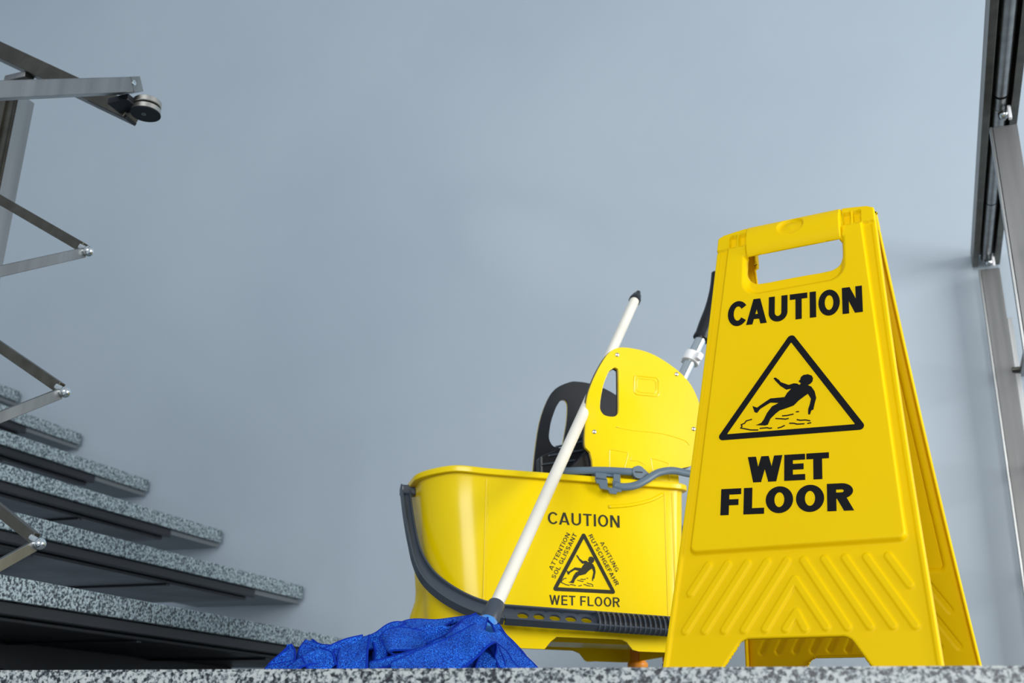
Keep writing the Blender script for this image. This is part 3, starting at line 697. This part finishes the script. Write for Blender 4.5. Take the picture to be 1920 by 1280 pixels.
for k, d in enumerate((0, .0045)):
    x0, x1, z0, z1 = .0955+d, .1385-d, .4845+d, .5172-d; r = .005
    pts = []
    for cx, cz, a0 in ((x1-r, z1-r, 0), (x0+r, z1-r, 90), (x0+r, z0+r, 180), (x1-r, z0+r, 270)):
        for j in range(5): a = R(a0+90*j/4); pts.append((cx+r*math.cos(a), cz+r*math.sin(a)))
    wobj('embossed_frame', ridge(pts, .0014-.0005*k, closed=True), M_PLATE, near, 180)
for pts in (((.0505, .342), (.0505, .380), (.053, .386), (.078, .384), (.0815, .380), (.071, .342)), ((.128, .342), (.122, .372), (.124, .377), (.150, .372), (.152, .366), (.152, .342)), ((.088, .378), (.0865, .3715), (.098, .3715), (.111, .366)), ((.084, .361), (.080, .354), (.096, .355), (.109, .351), (.116, .346)), ((.062, .425), (.09, .422), (.14, .421), (.18, .413), (.19, .405))):
    wobj('embossed_line', ridge(smooth_path([(x, z, 0) for x, z in pts], 4) and [(p.x, p.y) for p in smooth_path([(x, z, 0) for x, z in pts], 4)], .0009), M_PLATE, near, 180)
# far plate
FP = [(-.0245,.384),(-.0241,.386),(-.0207,.4248),(-.0133,.4777),(-.0004,.5188),(.0156,.5446),(.0426,.5600),(.060,.5625),(.0808,.5613),(.105,.556),(.13,.545),(.152,.530),(.168,.512),(.178,.49),(.184,.46),(.184,.42),(.17,.385),(.16,.372),(.02,.372)]
FP = smooth_poly(FP, 3)
FS = [(.0264,.524),(.0330,.5262),(.0372,.525),(.0399,.5145),(.0385,.488),(.0345,.4634),(.0293,.4367),(.020,.4352),(.0107,.4378),(.0041,.4503),(.0050,.466),(.0078,.4822),(.0130,.499),(.0184,.5125)]
FS = smooth_poly(FS, 3); PL = PL
bm = bmesh.new(); b_prism(bm, FP, .199, .2045, FS); far = wobj('press_plate', bm, M_BLACK); far['label'] = 'black inner face of the far press plate'
bv = far.modifiers.new('bevel', 'BEVEL'); bv.width = .002; bv.segments = 2; bv.limit_method = 'ANGLE'; bv.angle_limit = R(50)
bm = bmesh.new(); b_prism(bm, inset_poly(FP, .0005), .2047, .2115, inset_poly(FS, -.0007)); wobj('yellow_cover', bm, M_PLATE, far)
# basket between the plates
bm = bmesh.new(); b_prism(bm, [(-.0435, .3570), (-.040, .354), (.19, .336), (.19, .42), (.045, .438), (.036, .432), (-.0085, .404), (-.0445, .386)], .085, .112); b_prism(bm, [(-.018, .354), (.19, .336), (.19, .42), (.045, .438), (.036, .432), (.010, .404), (-.0200, .386)], .112, .198)
bk = wobj('basket', bm, M_BLACK)
bv = bk.modifiers.new('bevel', 'BEVEL'); bv.width = .003; bv.segments = 2; bv.limit_method = 'ANGLE'; bv.angle_limit = R(40)
for k in range(3):
    bm = bmesh.new(); z = .372+.016*k; b_bar(bm, (-.042+.012*k, .084, z), (.045, .084, z+.018), .004, .0035, .001); wobj('basket_rib', bm, M_GREY, bk)
bm = bmesh.new(); b_prism(bm, [(-.02, .345), (.17, .336), (.185, .40), (.04, .41)], .019, .083); wobj('basket_floor', bm, M_BLACK, bk)
# linkage levers along the rim
lev1 = smooth_path([(-.0334,-.004,.3415),(.0089,-.006,.3455),(.045,-.007,.3478),(.0686,-.008,.3482),(.0928,-.008,.3489)], 6)
bm = bmesh.new(); b_tube(bm, lev1, 1.0, 14, flat=((0, 1, 0), (.004, .0062))); lv = wobj('linkage_lever', bm, M_LEVER, None, 180)
bm = bmesh.new(); b_tube(bm, [(.0928, -.013, .3480), (.0928, -.002, .3480)], .0105, 28); b_prism(bm, [(.088, .338), (.10, .339), (.113, .346), (.104, .354), (.093, .3585), (.086, .357)], -.010, -.003); wobj('pivot', bm, M_LEVER, lv, 40)
bm = bmesh.new(); b_box(bm, .0865, .0990, -.0137, -.0129, .3470, .3488); wobj('pivot_slot', bm, M_BLACK, lv)
lev2 = smooth_path([(.050,-.014,.3235),(.0645,-.014,.3215),(.0861,-.014,.3255),(.1056,-.014,.3365),(.1254,-.014,.3490),(.1499,-.014,.3545),(.1768,-.014,.3518),(.20,-.014,.350),(.215,-.010,.348)], 6)
bm = bmesh.new(); b_tube(bm, lev2, 1.0, 14, flat=((0, 1, 0), (.0035, .0062))); wobj('linkage_lever', bm, M_LEVER, None, 180)
bm = bmesh.new()
b_prism(bm, [(.0185, .3335), (.0385, .3315), (.0385, .3190), (.0480, .3180), (.0480, .3300), (.0600, .3280), (.0620, .3130), (.0545, .3125), (.053, .3085), (.0425, .3095), (.040, .3145), (.0270, .3160), (.0245, .3235), (.0205, .3240)], -.016, -.0118)
b_box(bm, .019, .060, -.0118, .004, .3375, .3410); b_box(bm, .019, .037, -.016, -.0118, .330, .3408); b_box(bm, .049, .060, -.016, -.0118, .3275, .3408)
wobj('rim_clip', bm, M_LEVER)
# press handle: zinc tube, white collar, black grip
b0 = .14; tb_d = Vector((.0283, 0, .0567)).normalized()
pt = lambda x, z: (x, b0, z)
A_ = Vector(pt(.2485, .5860)); 
bm = bmesh.new(); b_tube(bm, [A_-tb_d*.175, A_+tb_d*.135], .0108, 24); ph = wobj('press_handle', bm, M_ZINC, None, 40)
Cc = A_+tb_d*.026
bm = bmesh.new(); fm = frame_to(Cc-tb_d*.010, Cc+tb_d*.010)
b_lathe(bm, [(.0112, 0), (.0158, .0005), (.0165, .003), (.0165, .017), (.0158, .0195), (.0112, .020)], fm, 28); b_box(bm, -.026, .026, -.006, .006, .003, .018, fm @ Matrix.Rotation(R(18), 4, 'Z'), .003); wobj('white_collar', bm, M_COLLAR, ph, 40)
G0 = A_+tb_d*.073
bm = bmesh.new(); gp = smooth_path([G0, G0+tb_d*.03+Vector((-.0012, 0, .002)), G0+Vector((.024, 0, .060)), G0+Vector((.034, 0, .098)), G0+Vector((.041, 0, .135))], 6)
b_tube(bm, gp, [.0138+.0012*math.sin(i*.25) for i in range(len(gp))], 24); b_tube(bm, [G0-tb_d*.003, G0+tb_d*.004], .0155, 24); wobj('black_grip', bm, M_BLACK, ph, 50)

# ================================================================ MOP
MA = Vector((-.0189+.00001, 1.45, .0949)); MZ = Vector((.2419, 1.95, .7582))
md = (MZ-MA).normalized()
mop = empty('mop', Matrix.Translation((MA.x-.02, MA.y-.03, 0)))
tag(mop, 'ivory handled mop with a blue microfibre strip head, leaning against the yellow bucket', 'mop')
MI = Matrix.Translation((-(MA.x-.02), -(MA.y-.03), 0))
def mobj(name, bm, m, parent=None, smooth=None):
    for v in bm.verts: v.co = MI @ v.co
    return obj(name, bm, m, parent or mop, smooth=smooth)
L_ = (MZ-MA).length
bm = bmesh.new(); b_tube(bm, [MA, MZ-md*.030], .0092, 28); pole = mobj('handle', bm, M_POLE, None, 40)
bm = bmesh.new(); fm = frame_to(MZ-md*.032, MZ); b_lathe(bm, [(.0096, 0), (.0112, .001), (.0112, .009), (.0100, .012), (.0085, .022), (.0052, .026), (.0045, .036), (.0030, .038)], fm, 24); mobj('end_cap', bm, M_BLACK, pole, 40)
bm = bmesh.new(); fm = frame_to(MA-md*.016, MA+md*.02); b_lathe(bm, [(.012, 0), (.0128, .002), (.0120, .030), (.0112, .0335), (.0094, .034)], fm, 28); mobj('socket', bm, M_GREY, pole, 40)
bm = bmesh.new(); fm = frame_to(MA-md*.050, MA); b_lathe(bm, [(.020, 0), (.021, .012), (.0175, .024), (.0140, .030), (.0118, .038)], fm, 28)
b_tube(bm, [MA-md*.030+Vector((.004, -.012, 0)), MA-md*.018+Vector((.004, -.012, 0))], .006, 14); mobj('head_fitting', bm, M_BLUEP, None, 40)

def ray(px, py, D):
    d = fw+r2*((px-960)/F_PX)+u2*((640-py)/F_PX); return CAMPOS+d*(D/d.y)
def ribbon(rungs, k=8, thick=.0024, nw=11, wav=.0034, label=None):
    """a towelling strip: rungs are pairs of points across the strip"""
    A_ = smooth_path([r[0] for r in rungs], k); B_ = smooth_path([r[1] for r in rungs], k); rows = []
    ph = random.random()*9
    for i, (a, b) in enumerate(zip(A_, B_)):
        row = []
        for j in range(nw):
            t = j/(nw-1); p = a.lerp(b, t)
            n = (b-a).cross(A_[min(i+1, len(A_)-1)]-A_[max(i-1, 0)]); n = n.normalized() if n.length > 1e-9 else Vector((0, 0, 1))
            p = p+n*(math.sin(t*math.pi)*.0016+wav*noise.noise(p*75+Vector((ph, 0, 0)))*math.sin(t*math.pi)+.0016*noise.noise(p*28+Vector((0, ph, 0))))
            p.z = max(p.z, .0030+.0006*t); row.append(p)
        rows.append(row)
    bm = bmesh.new(); V = [[bm.verts.new(p) for p in r] for r in rows]
    for a, b in zip(V, V[1:]):
        for j in range(nw-1): bm.faces.new((a[j], a[j+1], b[j+1], b[j]))
    o = mobj('mop_strip', bm, M_TERRY, None, 180)
    s = o.modifiers.new('thickness', 'SOLIDIFY'); s.thickness = thick; s.offset = 0
    o.modifiers.new('soft', 'SUBSURF').levels = 1; o.modifiers['soft'].render_levels = 1
    bm = bmesh.new()
    for side in (0, -1): b_tube(bm, [r[side] for r in rows], thick*.58, 8)
    h = obj('hem', bm, M_HEM, o, smooth=180)
    for v in h.data.vertices: v.co = MI @ v.co
    return o
def rr(*rungs): return [(ray(*a), ray(*b)) for a, b in rungs]
# strips the photograph shows, front to back
ribbon(rr(((733, 1242, 1.20), (735, 1290, 1.17)), ((790, 1218, 1.21), (800, 1283, 1.16)), ((840, 1196, 1.225), (866, 1252, 1.18)), ((884, 1172, 1.24), (921, 1208, 1.20)), ((893, 1176, 1.27), (930, 1212, 1.24)), ((905, 1205, 1.28), (925, 1240, 1.25))))
ribbon(rr(((910, 1180, 1.33), (860, 1230, 1.29)), ((840, 1180, 1.32), (842, 1214, 1.28)), ((790, 1183, 1.30), (800, 1217, 1.26)), ((745, 1177, 1.285), (768, 1219, 1.235)), ((717, 1190, 1.27), (735, 1221, 1.232)), ((722, 1222, 1.265), (745, 1227, 1.235)), ((790, 1222, 1.27), (800, 1232, 1.24))))
ribbon(rr(((800, 1212, 1.225), (792, 1224, 1.215)), ((765, 1224, 1.222), (760, 1240, 1.21)), ((725, 1236, 1.22), (722, 1252, 1.205)), ((690, 1243, 1.22), (690, 1262, 1.20))), thick=.004)
ribbon(rr(((636, 1212, 1.25), (692, 1190, 1.245)), ((634, 1228, 1.235), (690, 1212, 1.23)), ((633, 1250, 1.215), (688, 1240, 1.21)), ((630, 1285, 1.19), (688, 1280, 1.19))))
ribbon(rr(((900, 1158, 1.40), (855, 1160, 1.39)), ((800, 1170, 1.38), (790, 1190, 1.34)), ((740, 1166, 1.35), (735, 1198, 1.31)), ((700, 1188, 1.32), (705, 1215, 1.285)), ((650, 1206, 1.29), (640, 1225, 1.265)), ((600, 1224, 1.27), (590, 1240, 1.25)), ((545, 1240, 1.25), (540, 1256, 1.235)), ((505, 1248, 1.25), (502, 1262, 1.23))))
ribbon(rr(((892, 1150, 1.375), (914, 1158, 1.40)), ((868, 1161, 1.34), (906, 1184, 1.36)), ((846, 1182, 1.30), (884, 1206, 1.32)), ((842, 1206, 1.275), (876, 1236, 1.28))))
ribbon(rr(((895, 1153, 1.38), (850, 1163, 1.36)), ((832, 1160, 1.375), (826, 1176, 1.34)), ((770, 1162, 1.37), (775, 1180, 1.33)), ((742, 1176, 1.35), (752, 1192, 1.32)), ((728, 1192, 1.33), (738, 1202, 1.30)), ((712, 1202, 1.30), (716, 1226, 1.27))))
ribbon(rr(((680, 1190, 1.27), (684, 1225, 1.25)), ((650, 1198, 1.26), (652, 1236, 1.235)), ((610, 1214, 1.245), (615, 1244, 1.225)), ((585, 1222, 1.24), (583, 1244, 1.22)), ((563, 1234, 1.235), (560, 1252, 1.215)), ((540, 1250, 1.24), (540, 1272, 1.215))))
ribbon(rr(((540, 1213, 1.27), (546, 1208, 1.275)), ((524, 1228, 1.26), (553, 1222, 1.265)), ((508, 1242, 1.255), (552, 1240, 1.25)), ((497, 1255, 1.25), (545, 1262, 1.24))))
ribbon(rr(((574, 1201, 1.30), (586, 1200, 1.30)), ((562, 1216, 1.285), (600, 1208, 1.29)), ((556, 1236, 1.27), (640, 1214, 1.28)), ((554, 1262, 1.25), (640, 1245, 1.26))))
ribbon(rr(((912, 1160, 1.40), (926, 1172, 1.41)), ((930, 1180, 1.39), (940, 1184, 1.41)), ((948, 1196, 1.37), (960, 1208, 1.39)), ((968, 1214, 1.355), (978, 1226, 1.37)), ((990, 1240, 1.34), (1006, 1252, 1.35))))
ribbon(rr(((915, 1186, 1.33), (938, 1180, 1.35)), ((922, 1206, 1.30), (958, 1204, 1.33)), ((940, 1228, 1.285), (980, 1226, 1.31)), ((955, 1256, 1.26), (1008, 1252, 1.29)), ((960, 1290, 1.24), (1020, 1280, 1.27))))
ribbon(rr(((905, 1200, 1.27), (925, 1196, 1.29)), ((902, 1224, 1.245), (938, 1222, 1.265)), ((893, 1246, 1.225), (946, 1244, 1.245)), ((885, 1285, 1.20), (950, 1282, 1.22))))
ribbon(rr(((850, 1238, 1.235), (880, 1226, 1.25)), ((858, 1252, 1.22), (900, 1244, 1.235)), ((865, 1285, 1.19), (925, 1282, 1.21))))
ribbon(rr(((700, 1200, 1.31), (760, 1200, 1.31)), ((700, 1225, 1.28), (770, 1225, 1.285)), ((700, 1255, 1.25), (790, 1262, 1.25))))
bm = bmesh.new(); bmesh.ops.create_icosphere(bm, subdivisions=5, radius=1)
for v in bm.verts:
    p = v.co.copy(); n_ = noise.noise(p*3.1)*.22+noise.noise(p*8)*.08
    p *= 1+n_; v.co = Vector((-.115+p.x*.105, 1.335+p.y*.060, max(.004, .012+p.z*.040)))
    v.co.z += max(0, p.z)*.024*math.exp(-((v.co.x+.05)/.05)**2)
mobj('strip_bundle', bm, M_TERRY, None, 180)
# smaller folds and tips
ribbon(rr(((888, 1156, 1.395), (892, 1180, 1.36)), ((862, 1162, 1.385), (864, 1190, 1.345)), ((832, 1166, 1.38), (834, 1196, 1.335)), ((806, 1172, 1.37), (808, 1198, 1.325))))
ribbon(rr(((866, 1166, 1.33), (884, 1172, 1.33)), ((850, 1180, 1.29), (874, 1190, 1.30)), ((824, 1196, 1.25), (836, 1206, 1.25)), ((800, 1206, 1.235), (806, 1216, 1.235))))
ribbon(rr(((760, 1168, 1.34), (768, 1176, 1.34)), ((742, 1182, 1.31), (752, 1186, 1.31)), ((730, 1196, 1.29), (742, 1196, 1.29)), ((720, 1206, 1.27), (732, 1206, 1.27))), thick=.0032)
ribbon(rr(((628, 1218, 1.245), (640, 1222, 1.245)), ((622, 1234, 1.232), (636, 1238, 1.232)), ((608, 1246, 1.222), (632, 1256, 1.222)), ((600, 1266, 1.21), (632, 1276, 1.21))), thick=.0034)
ribbon(rr(((566, 1230, 1.235), (600, 1214, 1.24)), ((572, 1244, 1.225), (622, 1224, 1.228)), ((580, 1262, 1.21), (630, 1246, 1.215))), wav=.004)
ribbon(rr(((700, 1204, 1.255), (716, 1200, 1.26)), ((704, 1226, 1.245), (724, 1222, 1.248)), ((700, 1250, 1.232), (722, 1252, 1.232)), ((698, 1276, 1.22), (722, 1280, 1.22))), thick=.003)
ribbon(rr(((922, 1172, 1.385), (934, 1170, 1.39)), ((934, 1194, 1.35), (950, 1190, 1.36)), ((952, 1214, 1.32), (972, 1214, 1.33)), ((966, 1240, 1.30), (992, 1240, 1.31)), ((975, 1270, 1.28), (1005, 1270, 1.29))))
ribbon(rr(((912, 1202, 1.30), (930, 1206, 1.31)), ((916, 1212, 1.275), (950, 1222, 1.285)), ((925, 1226, 1.255), (962, 1240, 1.265)), ((935, 1250, 1.235), (985, 1262, 1.245))), thick=.003)
# strips round the back and under, keeping the head a full mass
hub = Vector((MA.x-.015, MA.y-.05, .055))
for k in range(16):
    a = R(70+k*17.5+random.uniform(-5, 5)); L0 = random.uniform(.10, .17) if not 150 < (70+k*17.5) < 215 else random.uniform(.16, .24)
    d = Vector((math.cos(a), math.sin(a), 0)); 
    if d.y < -.1: L0 *= .62
    s = Vector((-d.y, d.x, 0)); w = .014
    zt_ = .050+random.uniform(-.012, .006); pts = []
    for t, zz in ((0, 1.0), (.25, .98), (.5, .62), (.75, .28), (1, .06)):
        c = hub*1.0+d*L0*t; c.z = max(.004, zt_*zz); tw = Vector((0, 0, random.uniform(-.006, .006))); 
        pts.append((c-s*w+tw, c+s*w-tw))
    ribbon(pts, k=5, wav=.003)
